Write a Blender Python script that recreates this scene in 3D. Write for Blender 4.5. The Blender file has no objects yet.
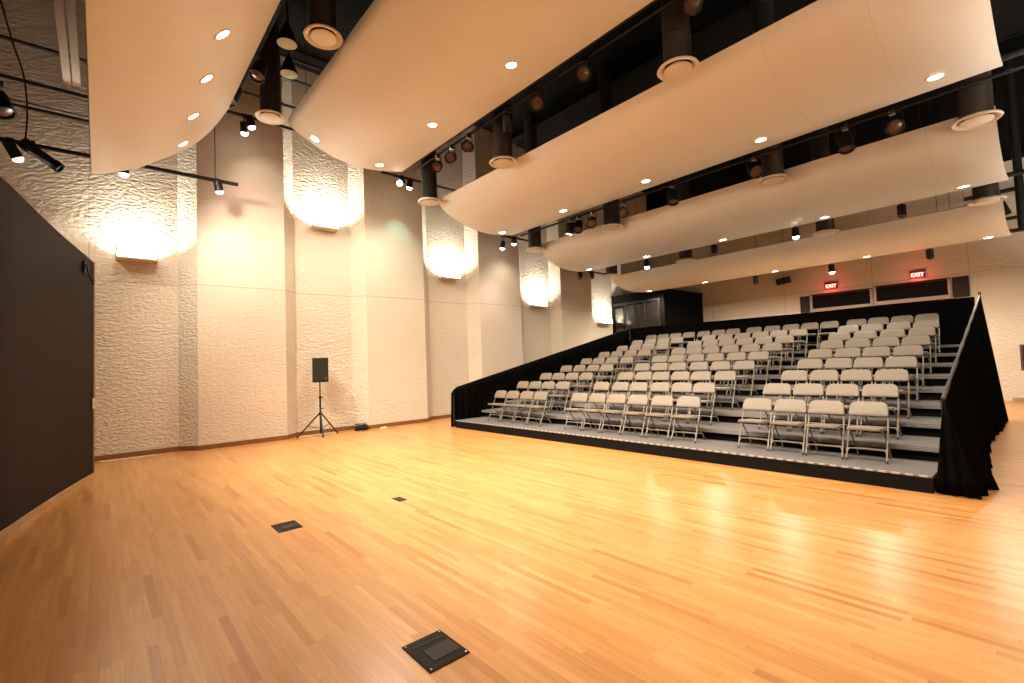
import bpy, bmesh, math, random
from mathutils import Vector, Matrix
random.seed(7)
S = bpy.context.scene
COL = S.collection
PI = math.pi

# ------------------------------------------------------------------ render look
S.view_settings.view_transform = 'Standard'
S.view_settings.look = 'None'
S.view_settings.gamma = 1.0
S.view_settings.use_curve_mapping = False
S.view_settings.exposure = 0.66
try:
    S.cycles.use_denoising = True
    S.cycles.max_bounces = 8
    S.cycles.diffuse_bounces = 5
    S.cycles.glossy_bounces = 4
    S.cycles.sample_clamp_indirect = 6.0
    S.cycles.caustics_reflective = False
    S.cycles.caustics_refractive = False
except Exception:
    pass
W = bpy.data.worlds.new('dark_hall'); S.world = W
W.use_nodes = True
W.node_tree.nodes['Background'].inputs[0].default_value = (0.02, 0.018, 0.016, 1)
W.node_tree.nodes['Background'].inputs[1].default_value = 0.0

# ------------------------------------------------------------------ camera
f_px, yaw, pitch, roll, CAM_H = 475.3, math.radians(48.95), math.radians(2.554), math.radians(-2.1235), 1.70
cy, sy, cp, sp = math.cos(yaw), math.sin(yaw), math.cos(pitch), math.sin(pitch)
Fv = Vector((-sy*cp, cy*cp, sp)); R0 = Vector((cy, sy, 0)); U0 = R0.cross(Fv)
Rv = R0*math.cos(roll) + U0*math.sin(roll); Uv = -R0*math.sin(roll) + U0*math.cos(roll)
cd = bpy.data.cameras.new('camera'); cam = bpy.data.objects.new('camera', cd); COL.objects.link(cam)
cd.sensor_width = 36.0; cd.lens = f_px*36/1024; cd.clip_start = 0.05
M = Matrix.Identity(4)
for i in range(3):
    M[i][0], M[i][1], M[i][2] = Rv[i], Uv[i], -Fv[i]
M[2][3] = CAM_H
cam.matrix_world = M
S.camera = cam

# ------------------------------------------------------------------ materials
class NT:
    def __init__(s, name):
        s.m = bpy.data.materials.new(name); s.m.use_nodes = True
        s.t = s.m.node_tree; s.n = s.t.nodes; s.l = s.t.links
        s.b = s.n['Principled BSDF']
    def node(s, typ, **kw):
        nd = s.n.new(typ)
        for k, v in kw.items(): setattr(nd, k, v)
        return nd
    def link(s, a, b): s.l.new(a, b)
    def math(s, op, a, b=None, c=None):
        nd = s.node('ShaderNodeMath', operation=op)
        for i, v in enumerate((a, b, c)):
            if v is None: continue
            if isinstance(v, (int, float)): nd.inputs[i].default_value = v
            else: s.link(v, nd.inputs[i])
        return nd.outputs[0]
    def mix(s, fac, a, b, blend='MIX'):
        nd = s.node('ShaderNodeMix', data_type='RGBA', blend_type=blend)
        for i, v in ((0, fac), (6, a), (7, b)):
            if isinstance(v, (int, float)): nd.inputs[i].default_value = v
            elif isinstance(v, tuple): nd.inputs[i].default_value = (*v[:3], 1)
            else: s.link(v, nd.inputs[i])
        return nd.outputs[2]

def mat(name, col, rough=0.6, metal=0.0, var=0.12, scale=12.0, bump=0.0, bscale=60.0, spec=0.5, stretch=None):
    q = NT(name)
    tc = q.node('ShaderNodeTexCoord'); vec = tc.outputs['Object']
    if stretch:
        mp = q.node('ShaderNodeMapping'); mp.inputs['Scale'].default_value = stretch
        q.link(vec, mp.inputs[0]); vec = mp.outputs[0]
    nz = q.node('ShaderNodeTexNoise'); nz.inputs['Scale'].default_value = scale; nz.inputs['Detail'].default_value = 4
    q.link(vec, nz.inputs['Vector'])
    dk = tuple(c*(1-var) for c in col); lt = tuple(min(1, c*(1+var)) for c in col)
    q.link(q.mix(nz.outputs[0], dk, lt), q.b.inputs['Base Color'])
    q.b.inputs['Roughness'].default_value = rough; q.b.inputs['Metallic'].default_value = metal
    q.b.inputs['Specular IOR Level'].default_value = spec
    if bump:
        n2 = q.node('ShaderNodeTexNoise'); n2.inputs['Scale'].default_value = bscale; n2.inputs['Detail'].default_value = 3
        q.link(vec, n2.inputs['Vector'])
        bp = q.node('ShaderNodeBump'); bp.inputs['Strength'].default_value = bump; bp.inputs['Distance'].default_value = 0.02
        q.link(n2.outputs[0], bp.inputs['Height']); q.link(bp.outputs[0], q.b.inputs['Normal'])
    return q.m

def emit(name, col, strength, base=(0.8, 0.8, 0.8)):
    q = NT(name)
    tc = q.node('ShaderNodeTexCoord'); nz = q.node('ShaderNodeTexNoise'); nz.inputs['Scale'].default_value = 5
    q.link(tc.outputs['Object'], nz.inputs['Vector'])
    q.link(q.mix(nz.outputs[0], base, tuple(c*0.95 for c in base)), q.b.inputs['Base Color'])
    q.b.inputs['Emission Color'].default_value = (*col, 1); q.b.inputs['Emission Strength'].default_value = strength
    return q.m

def wood_floor():
    q = NT('hardwood_strips')
    tc = q.node('ShaderNodeTexCoord'); sx = q.node('ShaderNodeSeparateXYZ'); q.link(tc.outputs['Object'], sx.inputs[0])
    X, Y = sx.outputs[0], sx.outputs[1]
    SW, SL = 0.0572, 0.95
    ry = q.math('DIVIDE', Y, SW); row = q.math('FLOOR', ry)
    wn = q.node('ShaderNodeTexWhiteNoise', noise_dimensions='1D'); q.link(row, wn.inputs['W'])
    xo = q.math('ADD', q.math('DIVIDE', X, SL), q.math('MULTIPLY', wn.outputs[0], 13.7))
    brd = q.math('FLOOR', xo)
    cb = q.node('ShaderNodeCombineXYZ'); q.link(row, cb.inputs[0]); q.link(brd, cb.inputs[1])
    w2 = q.node('ShaderNodeTexWhiteNoise', noise_dimensions='3D'); q.link(cb.outputs[0], w2.inputs['Vector'])
    rp = q.node('ShaderNodeValToRGB'); q.link(w2.outputs[0], rp.inputs[0])
    el = rp.color_ramp.elements
    el[0].position = 0.0; el[0].color = (0.335, 0.132, 0.033, 1)
    el[1].position = 1.0; el[1].color = (0.51, 0.260, 0.087, 1)
    for p, c in ((0.06, (0.40, 0.177, 0.049)), (0.3, (0.44, 0.204, 0.060)), (0.7, (0.475, 0.230, 0.072))):
        e = el.new(p); e.color = (*c, 1)
    # grain running with the strips
    mp = q.node('ShaderNodeMapping'); mp.inputs['Scale'].default_value = (2.0, 40, 1)
    q.link(tc.outputs['Object'], mp.inputs[0])
    off = q.node('ShaderNodeVectorMath', operation='ADD'); q.link(mp.outputs[0], off.inputs[0])
    sc = q.node('ShaderNodeVectorMath', operation='SCALE'); q.link(w2.outputs[1], sc.inputs[0]); sc.inputs['Scale'].default_value = 30
    q.link(sc.outputs[0], off.inputs[1])
    nz = q.node('ShaderNodeTexNoise'); nz.inputs['Scale'].default_value = 1.4; nz.inputs['Detail'].default_value = 5
    q.link(off.outputs[0], nz.inputs['Vector'])
    gr = q.node('ShaderNodeMapRange'); gr.inputs[1].default_value = 0.3; gr.inputs[2].default_value = 0.7
    gr.inputs[3].default_value = 0.86; gr.inputs[4].default_value = 1.1
    q.link(nz.outputs[0], gr.inputs[0])
    big = q.node('ShaderNodeTexNoise'); big.inputs['Scale'].default_value = 0.7; q.link(tc.outputs['Object'], big.inputs['Vector'])
    br = q.node('ShaderNodeMapRange'); br.inputs[3].default_value = 0.92; br.inputs[4].default_value = 1.08
    q.link(big.outputs[0], br.inputs[0])
    g2 = q.math('MULTIPLY', gr.outputs[0], br.outputs[0])
    c1 = q.node('ShaderNodeVectorMath', operation='SCALE'); q.link(rp.outputs[0], c1.inputs[0]); q.link(g2, c1.inputs['Scale'])
    # joints
    fy = q.math('FRACT', ry); fx = q.math('FRACT', xo)
    jy = q.math('LESS_THAN', fy, 0.035); jx = q.math('LESS_THAN', fx, 0.0035)
    j = q.math('MAXIMUM', jy, jx)
    q.link(q.mix(q.math('MULTIPLY', j, 0.38), c1.outputs[0], (0.13, 0.05, 0.015)), q.b.inputs['Base Color'])
    q.b.inputs['Roughness'].default_value = 0.28
    q.b.inputs['Specular IOR Level'].default_value = 0.55
    return q.m

def stucco(name, col, scale, strength, dist, joint_z, vert=None, ax=1):
    """hand-textured concrete: lumpy horizontal trowel ridges, and a fine joint at a height"""
    q = NT(name)
    tc = q.node('ShaderNodeTexCoord')
    mp = q.node('ShaderNodeMapping')
    st = [1, 1, 1.7]; st[ax] = 0.85
    mp.inputs['Scale'].default_value = st
    q.link(tc.outputs['Object'], mp.inputs[0])
    n1 = q.node('ShaderNodeTexNoise'); n1.inputs['Scale'].default_value = scale; n1.inputs['Detail'].default_value = 2.5
    n1.inputs['Distortion'].default_value = 0.7
    q.link(mp.outputs[0], n1.inputs['Vector'])
    vo = q.node('ShaderNodeTexVoronoi', feature='SMOOTH_F1'); vo.inputs['Scale'].default_value = scale*1.1
    vo.inputs['Smoothness'].default_value = 0.6
    q.link(mp.outputs[0], vo.inputs['Vector'])
    h = q.math('ADD', q.math('MULTIPLY', n1.outputs[0], 1.2), q.math('MULTIPLY', vo.outputs[0], -0.7))
    n3 = q.node('ShaderNodeTexNoise'); n3.inputs['Scale'].default_value = scale*5; q.link(tc.outputs['Object'], n3.inputs['Vector'])
    h = q.math('ADD', h, q.math('MULTIPLY', n3.outputs[0], 0.12))
    sx = q.node('ShaderNodeSeparateXYZ'); q.link(tc.outputs['Object'], sx.inputs[0])
    jt = q.math('LESS_THAN', q.math('ABSOLUTE', q.math('SUBTRACT', sx.outputs[2], joint_z)), 0.012)
    if vert:
        for v in vert:
            j2 = q.math('LESS_THAN', q.math('ABSOLUTE', q.math('SUBTRACT', sx.outputs[ax], v)), 0.012)
            jt = q.math('MAXIMUM', jt, j2)
    bp = q.node('ShaderNodeBump'); bp.inputs['Strength'].default_value = strength; bp.inputs['Distance'].default_value = dist
    q.link(h, bp.inputs['Height']); q.link(bp.outputs[0], q.b.inputs['Normal'])
    bg = q.node('ShaderNodeTexNoise'); bg.inputs['Scale'].default_value = 0.8; bg.inputs['Detail'].default_value = 4
    q.link(tc.outputs['Object'], bg.inputs['Vector'])
    c = q.mix(bg.outputs[0], tuple(a*0.90 for a in col), tuple(a*1.06 for a in col))
    q.link(q.mix(q.math('MULTIPLY', jt, 0.45), c, tuple(a*0.35 for a in col)), q.b.inputs['Base Color'])
    q.b.inputs['Roughness'].default_value = 0.85; q.b.inputs['Specular IOR Level'].default_value = 0.25
    return q.m

def panel_skin():
    q = NT('painted_reflector_board')
    tc = q.node('ShaderNodeTexCoord'); sx = q.node('ShaderNodeSeparateXYZ'); q.link(tc.outputs['Object'], sx.inputs[0])
    fr = q.math('FRACT', q.math('DIVIDE', q.math('ADD', sx.outputs[0], 11.1), 1.22))
    j = q.math('LESS_THAN', fr, 0.007)
    nz = q.node('ShaderNodeTexNoise'); nz.inputs['Scale'].default_value = 1.2; q.link(tc.outputs['Object'], nz.inputs['Vector'])
    c = q.mix(nz.outputs[0], (0.685, 0.66, 0.62), (0.725, 0.70, 0.66))
    q.link(q.mix(q.math('MULTIPLY', j, 0.25), c, (0.3, 0.24, 0.18)), q.b.inputs['Base Color'])
    q.b.inputs['Roughness'].default_value = 0.42
    q.b.inputs['Specular IOR Level'].default_value = 0.4
    return q.m

def carpet():
    q = NT('grey_carpet')
    tc = q.node('ShaderNodeTexCoord')
    nz = q.node('ShaderNodeTexNoise'); nz.inputs['Scale'].default_value = 90; nz.inputs['Detail'].default_value = 2
    q.link(tc.outputs['Object'], nz.inputs['Vector'])
    n2 = q.node('ShaderNodeTexNoise'); n2.inputs['Scale'].default_value = 2.2; n2.inputs['Detail'].default_value = 4
    q.link(tc.outputs['Object'], n2.inputs['Vector'])
    a = q.mix(nz.outputs[0], (0.082, 0.076, 0.073), (0.150, 0.139, 0.132))
    q.link(q.mix(0.35, a, q.mix(n2.outputs[0], (0.082, 0.076, 0.073), (0.150, 0.139, 0.132))), q.b.inputs['Base Color'])
    q.b.inputs['Roughness'].default_value = 0.95; q.b.inputs['Specular IOR Level'].default_value = 0.1
    bp = q.node('ShaderNodeBump'); bp.inputs['Strength'].default_value = 0.4; bp.inputs['Distance'].default_value = 0.004
    q.link(nz.outputs[0], bp.inputs['Height']); q.link(bp.outputs[0], q.b.inputs['Normal'])
    return q.m

def dashes():
    q = NT('dashed_edge_tape')
    tc = q.node('ShaderNodeTexCoord'); sx = q.node('ShaderNodeSeparateXYZ'); q.link(tc.outputs['Object'], sx.inputs[0])
    j = q.math('LESS_THAN', q.math('FRACT', q.math('DIVIDE', sx.outputs[0], 0.13)), 0.6)
    q.link(q.mix(j, (0.13, 0.115, 0.105), (0.34, 0.31, 0.28)), q.b.inputs['Base Color']); q.b.inputs['Roughness'].default_value = 0.6
    return q.m
CONC = (0.65, 0.58, 0.475)
MT = dict(
    floor=wood_floor(),
    wall_rec=stucco('rough_plaster', CONC, 13.0, 1.0, 0.025, 3.74, vert=(-0.155,)),
    wall_pro=stucco('fine_plaster', CONC, 14.0, 0.8, 0.017, 3.74),
    wall_back=stucco('back_plaster', CONC, 9.0, 0.75, 0.022, 4.0, vert=(-10.0, -7.05, -4.18, -1.71, 0.6), ax=0),
    wall_plain=mat('plain_plaster', (0.56, 0.49, 0.40), 0.9, var=0.08, scale=3),
    black_wall=mat('black_paint', (0.0165, 0.0105, 0.0068), 0.75, var=0.2, scale=2.0, spec=0.15),
    ceiling=mat('black_deck', (0.008, 0.0075, 0.007), 0.9, spec=0.1),
    panel=panel_skin(),
    pipe=mat('black_pipe', (0.012, 0.011, 0.0105), 0.55, var=0.25, scale=9, spec=0.25),
    duct=mat('black_duct', (0.020, 0.0155, 0.013), 0.6, var=0.25, scale=3, spec=0.25),
    fixture=mat('black_fixture', (0.009, 0.0082, 0.0078), 0.45, var=0.3, scale=20, spec=0.3),
    cream=mat('cream_metal', (0.70, 0.62, 0.53), 0.5, var=0.05, scale=8),
    sconce=mat('tan_metal', (0.62, 0.50, 0.38), 0.5, var=0.06, scale=8),
    chrome=mat('steel', (0.62, 0.60, 0.57), 0.25, metal=1.0, var=0.1, scale=25),
    lens_on=emit('lamp_lit', (1.0, 0.90, 0.74), 22.0),
    spot_on=emit('spot_lens_lit', (1.0, 0.95, 0.85), 12.0),
    lens_off=mat('dull_amber_lens', (0.10, 0.046, 0.024), 0.25, var=0.15, scale=20),
    lens_green=mat('frosted_green_glass', (0.42, 0.46, 0.31), 0.3, var=0.12, scale=10),
    glass_on=emit('sconce_glass', (1.0, 0.93, 0.80), 5.0),
    base=mat('brown_wood', (0.20, 0.085, 0.030), 0.4, var=0.25, scale=5, stretch=(8, 1, 8)),
    base_light=mat('light_wood_edge', (0.42, 0.26, 0.13), 0.45, var=0.2, scale=6),
    strip=mat('pale_metal_strip', (0.70, 0.58, 0.44), 0.4, var=0.08),
    carpet=carpet(),
    nosing=mat('grey_nosing', (0.155, 0.142, 0.133), 0.6, var=0.12, scale=30),
    tape=dashes(),
    black_cloth=mat('black_drape', (0.0034, 0.0031, 0.0030), 0.95, var=0.3, scale=30, spec=0.0, bump=0.2, bscale=250),
    black_board=mat('black_board', (0.0060, 0.0052, 0.0048), 0.85, var=0.3, scale=8, spec=0.08),
    vinyl=mat('taupe_vinyl', (0.150, 0.120, 0.087), 0.48, var=0.07, scale=25, bump=0.12, bscale=220),
    frame=mat('beige_enamel', (0.180, 0.152, 0.120), 0.35, var=0.07, scale=30),
    rail_wrap=mat('grey_black_wrap', (0.022, 0.020, 0.019), 0.6, var=0.5, scale=14),
    rubber=mat('dark_rubber', (0.05, 0.045, 0.04), 0.8, var=0.2),
    booth=mat('booth_paint', (0.0035, 0.0032, 0.0030), 0.7, var=0.3, scale=4, spec=0.04),
    glass=mat('dark_window_glass', (0.008, 0.0065, 0.0055), 0.12, var=0.2, scale=2, spec=0.5),
    win_dark=mat('shaded_window', (0.006, 0.004, 0.003), 0.6, var=0.2, scale=2, spec=0.06),
    dark_wood=mat('dark_wood_panel', (0.028, 0.014, 0.008), 0.5, var=0.25, scale=6, stretch=(6, 6, 1), spec=0.2),
    sill=mat('tan_frame', (0.34, 0.27, 0.20), 0.55, var=0.1),
    exit_red=emit('exit_letters', (1.0, 0.36, 0.34), 1.5),
    exit_face=emit('exit_face', (1.0, 0.08, 0.075), 0.6, base=(0.5, 0.05, 0.04)),
    grille=mat('speaker_grille', (0.008, 0.0065, 0.006), 0.6, var=0.5, scale=160),
    plate=mat('black_floor_plate', (0.009, 0.0062, 0.0052), 0.4, var=0.3, scale=30, spec=0.06),
    plate_lid=mat('brown_floor_lid', (0.028, 0.018, 0.014), 0.4, var=0.3, scale=30, spec=0.1),
    batten=mat('aged_white_enamel', (0.72, 0.62, 0.48), 0.5, var=0.06, scale=6),
    switch=mat('ivory_plastic', (0.66, 0.55, 0.40), 0.45, var=0.04),
    picture_edge=mat('grey_edge_metal', (0.10, 0.085, 0.075), 0.5, var=0.1),
    picture=mat('framed_notice', (0.09, 0.05, 0.035), 0.4, var=0.3, scale=8),
)

# ------------------------------------------------------------------ mesh builder
class MB:
    def __init__(s): s.v = []; s.f = []; s.mi = []; s.cur = 0
    def add(s, vs, fs):
        o = len(s.v); s.v += [tuple(v) for v in vs]; s.f += [tuple(i+o for i in f) for f in fs]; s.mi += [s.cur]*len(fs)
    def box(s, x0, x1, y0, y1, z0, z1, bev=0.0, M=None):
        bm = bmesh.new(); bmesh.ops.create_cube(bm, size=1)
        for v in bm.verts:
            v.co = Vector(((x0+x1)/2 + v.co.x*(x1-x0), (y0+y1)/2 + v.co.y*(y1-y0), (z0+z1)/2 + v.co.z*(z1-z0)))
        if bev > 0:
            bmesh.ops.bevel(bm, geom=bm.edges[:], offset=bev, segments=2, affect='EDGES', profile=0.5)
        if M is not None: bmesh.ops.transform(bm, matrix=M, verts=bm.verts)
        bm.verts.index_update()
        s.add([v.co[:] for v in bm.verts], [[v.index for v in f.verts] for f in bm.faces]); bm.free()
    def tube(s, pts, r, n=8, cap=True, closed=False):
        P = [Vector(p) for p in pts]; m = len(P); rs = r if isinstance(r, (list, tuple)) else [r]*m
        vs = []; up = None
        for i in range(m):
            if closed: d = P[(i+1) % m]-P[i-1]
            else: d = (P[min(i+1, m-1)]-P[max(i-1, 0)])
            d.normalize()
            if up is None:
                a = Vector((0, 0, 1)) if abs(d.z) < 0.9 else Vector((1, 0, 0))
                up = (a - d*a.dot(d)).normalized()
            else:
                up = (up - d*up.dot(d)).normalized()
            sd = d.cross(up)
            for k in range(n):
                a = 2*PI*k/n
                vs.append(P[i] + (up*math.cos(a)+sd*math.sin(a))*rs[i])
        fs = []
        for i in range(m if closed else m-1):
            for k in range(n):
                a = i*n+k; b = i*n+(k+1) % n; i2 = (i+1) % m
                fs.append((a, b, i2*n+(k+1) % n, i2*n+k))
        if cap and not closed:
            fs.append(tuple(range(n))[::-1]); fs.append(tuple((m-1)*n+k for k in range(n)))
        s.add(vs, fs)
    def lathe(s, prof, n=24, M=None, capb=False, capt=False):
        vs = []
        for r, z in prof:
            for k in range(n):
                a = 2*PI*k/n; p = Vector((r*math.cos(a), r*math.sin(a), z))
                vs.append(M @ p if M is not None else p)
        fs = [(i*n+k, i*n+(k+1) % n, (i+1)*n+(k+1) % n, (i+1)*n+k) for i in range(len(prof)-1) for k in range(n)]
        if capb: fs.append(tuple(range(n))[::-1])
        if capt: fs.append(tuple((len(prof)-1)*n+k for k in range(n)))
        s.add(vs, fs)
    def prism(s, poly, h0, h1, ax=0):
        """poly of 2D points extruded along an axis"""
        def P(a, b, h): return (h, a, b) if ax == 0 else ((a, h, b) if ax == 1 else (a, b, h))
        n = len(poly); vs = [P(a, b, h0) for a, b in poly]+[P(a, b, h1) for a, b in poly]
        fs = [(i, (i+1) % n, n+(i+1) % n, n+i) for i in range(n)]+[tuple(range(n))[::-1], tuple(range(n, 2*n))]
        s.add(vs, fs)
    def grid(s, rows, thick=None):
        """rows of points -> sheet"""
        nr, nc = len(rows), len(rows[0])
        s.add([p for r in rows for p in r], [(i*nc+j, i*nc+j+1, (i+1)*nc+j+1, (i+1)*nc+j) for i in range(nr-1) for j in range(nc-1)])
    def build(s, name, m, parent=None, smooth=False, solid=0.0, loc=None):
        me = bpy.data.meshes.new(name); me.from_pydata(s.v, [], s.f)
        ms = m if isinstance(m, (list, tuple)) else [m]
        for k in ms: me.materials.append(k)
        if len(ms) > 1: me.polygons.foreach_set('material_index', s.mi)
        bm = bmesh.new(); bm.from_mesh(me); bmesh.ops.recalc_face_normals(bm, faces=bm.faces)
        bm.to_mesh(me); bm.free()
        if smooth:
            me.polygons.foreach_set('use_smooth', [True]*len(me.polygons))
            try: me.set_sharp_from_angle(angle=math.radians(38))
            except Exception: pass
        o = bpy.data.objects.new(name, me); COL.objects.link(o)
        if parent: o.parent = parent
        if loc: o.location = loc
        if solid:
            md = o.modifiers.new('thickness', 'SOLIDIFY'); md.thickness = solid; md.offset = 0
        me.update()
        return o

def tag(o, label, cat, group=None, kind=None):
    o['label'] = label; o['category'] = cat
    if group: o['group'] = group
    if kind: o['kind'] = kind
    return o
def thing(name, label, cat, loc=(0, 0, 0), rot=(0, 0, 0), group=None):
    o = bpy.data.objects.new(name, None); COL.objects.link(o); o.empty_display_size = 0.1
    o.location = loc; o.rotation_euler = rot
    return tag(o, label, cat, group)
def struct(o): o['kind'] = 'structure'; return o
def copy_tree(o, parent=None):
    c = o.copy(); COL.objects.link(c)
    if parent: c.parent = parent; c.matrix_parent_inverse = o.matrix_parent_inverse
    for ch in list(o.children): copy_tree(ch, c)
    return c
def spot(name, loc, target, power, angle, blend=0.5, col=(1, 0.86, 0.68), radius=0.05, parent=None):
    ld = bpy.data.lights.new(name, 'SPOT'); ld.energy = power; ld.spot_size = math.radians(angle); ld.spot_blend = blend
    ld.color = col; ld.shadow_soft_size = radius
    o = bpy.data.objects.new(name, ld); COL.objects.link(o)
    d = Vector(target)-Vector(loc)
    o.rotation_euler = d.to_track_quat('-Z', 'Y').to_euler(); o.location = loc
    return o
def catmull(pts, n=8):
    out = []
    for i in range(len(pts)-1):
        p0 = pts[max(i-1, 0)]; p1 = pts[i]; p2 = pts[i+1]; p3 = pts[min(i+2, len(pts)-1)]
        for k in range(n):
            t = k/n
            out.append(tuple(0.5*((2*b)+(-a+c)*t+(2*a-5*b+4*c-d)*t*t+(-a+3*b-3*c+d)*t**3) for a, b, c, d in zip(p0, p1, p2, p3)))
    out.append(tuple(pts[-1])); return out
ORD = ['first', 'second', 'third', 'fourth', 'fifth', 'sixth', 'seventh', 'eighth', 'ninth', 'tenth']

# ------------------------------------------------------------------ room shell
XR, XP, YB, XRT, YF, ZC = -13.07, -12.75, 20.6, 1.6, -4.4, 9.9
b = MB(); b.box(-13.6, XRT+0.3, YF-0.3, YB+0.3, -0.12, 0.0); struct(b.build('floor', MT['floor']))
b = MB(); b.box(-13.6, XRT+0.3, YF-0.3, YB+0.3, ZC, ZC+0.12); struct(b.build('ceiling', MT['ceiling']))
PER = 4.02
prof = []          # (y, x, kind of the face that follows)
for k in range(-2, 5):
    s0 = 1.69+PER*k
    prof += [(s0, XP, 1), (s0+1.87, XP, 0), (s0+2.19, XR, 0), (s0+3.69, XR, 0)]
prof = [p for p in prof if p[0] > YF+0.05 and p[0] < YB-0.02]
prof = [p for p in prof if p[0] > 1.3]
prof = [(YF, XR, 0)]+prof+[(YB, XR, 0)]
b = MB()
for (y0, x0, kd), (y1, x1, _) in zip(prof, prof[1:]):
    b.cur = 1 if kd == 1 else 0
    b.add([(x0, y0, 0), (x1, y1, 0), (x1, y1, ZC), (x0, y0, ZC)], [(0, 1, 2, 3)])
b.cur = 0
b.add([(-13.45, YF, 0), (-13.45, YB, 0), (-13.45, YB, ZC), (-13.45, YF, ZC)], [(0, 1, 2, 3)])
struct(b.build('wall_left', [MT['wall_rec'], MT['wall_pro']]))
def along(prof, off, h, t):
    b = MB()
    for (y0, x0, _), (y1, x1, _) in zip(prof, prof[1:]):
        b.add([(x0+off, y0, 0), (x1+off, y1, 0), (x1+off+t, y1, 0), (x0+off+t, y0, 0), (x0+off, y0, h), (x1+off, y1, h), (x1+off+t, y1, h), (x0+off+t, y0, h)],
              [(0, 1, 5, 4), (3, 2, 6, 7), (4, 5, 6, 7), (0, 3, 7, 4), (1, 2, 6, 5)])
    return b
struct(along(prof, 0.0, 0.105, 0.022).build('baseboard_left', MT['base']))
b = MB(); b.box(-13.45, XRT, YB, YB+0.15, 0, 7.2); b.cur = 1; b.box(-13.45, XRT, YB, YB+0.15, 7.2, ZC); struct(b.build('wall_back', [MT['wall_back'], MT['ceiling']]))  # top band coloured black: the unlit darkness behind the reflector gaps is painted in
b = MB(); b.box(XRT, XRT+0.15, YF, YB, 0, ZC); struct(b.build('wall_right', MT['wall_plain']))
b = MB(); b.box(-13.45, XRT, YF-0.15, YF, 0, ZC); struct(b.build('wall_front', MT['wall_plain']))
b = MB(); b.box(-1.0, XRT, YB-0.022, YB, 0, 0.11); struct(b.build('baseboard_back', MT['base_light']))

# curved black stage wall
cw = catmull([(-11.04, -0.07), (-9.61, -0.41), (-8.45, -0.65), (-7.54, -0.84), (-6.0, -1.30), (-4.4, -2.15), (-2.8, -3.15), (-1.6, -4.25)], 8)
def ctop(x): return 3.74+0.235*min(1.0, (x+11.04)/3.5)
b = MB(); nb = len(cw); vs = []
for i, (x, y) in enumerate(cw):
    a = Vector(cw[min(i+1, nb-1)])-Vector(cw[max(i-1, 0)]); a.normalize(); nrm = Vector((-a.y, a.x))
    px, py = x-nrm.x*0.14, y-nrm.y*0.14
    vs += [(x, y, 0), (px, py, 0), (px, py, ctop(x)), (x, y, ctop(x))]
fs = [(i*4+k, (i+1)*4+k, (i+1)*4+(k+1) % 4, i*4+(k+1) % 4) for i in range(nb-1) for k in range(4)]+[(0, 1, 2, 3), tuple((nb-1)*4+k for k in (3, 2, 1, 0))]
b.add(vs, fs); struct(b.build('wall_stage', MT['black_wall'], smooth=True))
b = MB(); vs = []
for i, (x, y) in enumerate(cw):
    a = Vector(cw[min(i+1, nb-1)])-Vector(cw[max(i-1, 0)]); a.normalize(); nrm = Vector((-a.y, a.x))
    vs += [(x+nrm.x*d, y+nrm.y*d, z) for d, z in ((0.001, 0), (0.02, 0), (0.02, 0.075), (0.001, 0.075))]
b.add(vs, fs); struct(b.build('baseboard_stage', MT['base_light'], smooth=True))
b = MB(); b.box(-11.08, -11.025, -0.09, -0.052, 0, 3.74, 0.004); struct(b.build('trim_1', MT['sill']))
# switch and hook on the black wall
t = thing('light_switch', 'small ivory wall switch plate at the end of the black curved wall', 'light switch', (-10.94, -0.075, 1.27), (0, 0, math.radians(-14)))
b = MB(); b.box(-0.045, 0.045, 0, 0.014, -0.09, 0.09, 0.004); b.build('plate', MT['switch'], t)
b = MB(); b.box(-0.014, 0.014, 0.014, 0.026, -0.028, 0.028, 0.004); b.build('toggle', MT['switch'], t)
t = thing('cable_hook', 'black cable hook hanging high on the black curved wall', 'hook', (-10.5, -0.185, 3.40), (0, 0, math.radians(-14)))
b = MB(); b.box(-0.04, 0.04, -0.01, 0.02, 0.05, 0.25, 0.004); b.build('bracket', MT['fixture'], t)
b = MB(); b.tube(catmull([(0, 0.02, 0.2), (0.02, 0.07, 0.02), (-0.02, 0.1, -0.11), (-0.10, 0.09, -0.13), (-0.14, 0.08, -0.04)], 5), 0.014); b.build('hook', MT['fixture'], t, smooth=True)

# pale strips on the floor by the wall
for nm, y0, y1, x in (('pale floor strip lying along the wall beside the black curved wall', 0.02, 0.95, -12.86), ('pale floor strip lying along the wall beneath the speaker stand', 3.86, 4.86, -12.90)):
    b = MB(); b.box(x-0.035, x+0.035, y0, y1, 0.0, 0.012, 0.003); tag(b.build('floor_strip', MT['strip']), nm, 'floor strip', 'pale floor strips along the plaster wall')

# ------------------------------------------------------------------ back wall: window band, signs, speaker
def window(n, x0, x1, za, zb, zc, zd):
    # za..zb sill level left, right ; zc..zd head
    t = bpy.data.objects.new('window_%d' % n, None); COL.objects.link(t); struct(t)
    t.location = ((x0+x1)/2, YB, (za+zc)/2)
    w, h = (x1-x0)/2, (zc-za)/2
    b = MB(); b.box(-w, w, -0.02, 0.0, -h, h); b.build('pane', MT['win_dark'], t)
    b = MB(); b.box(-w-0.05, -w+0.03, -0.07, 0, -h, h+0.02, 0.004); b.box(w-0.03, w+0.05, -0.07, 0, -h, h+0.02, 0.004); b.build('frame', MT['sill'], t)
    b = MB(); b.box(-w-0.05, w+0.05, -0.09, 0, -h-0.10, -h+0.02, 0.006); b.build('sill', MT['sill'], t)
    b = MB(); b.box(-w-0.05, w+0.05, -0.035, 0, h-0.02, h+0.05, 0.004); b.build('head_rail', MT['dark_wood'], t)
window(1, -6.10, -4.24, 3.30, 3.30, 3.82, 3.82)
window(2, -4.12, -2.20, 3.34, 3.34, 3.86, 3.86)
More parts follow.
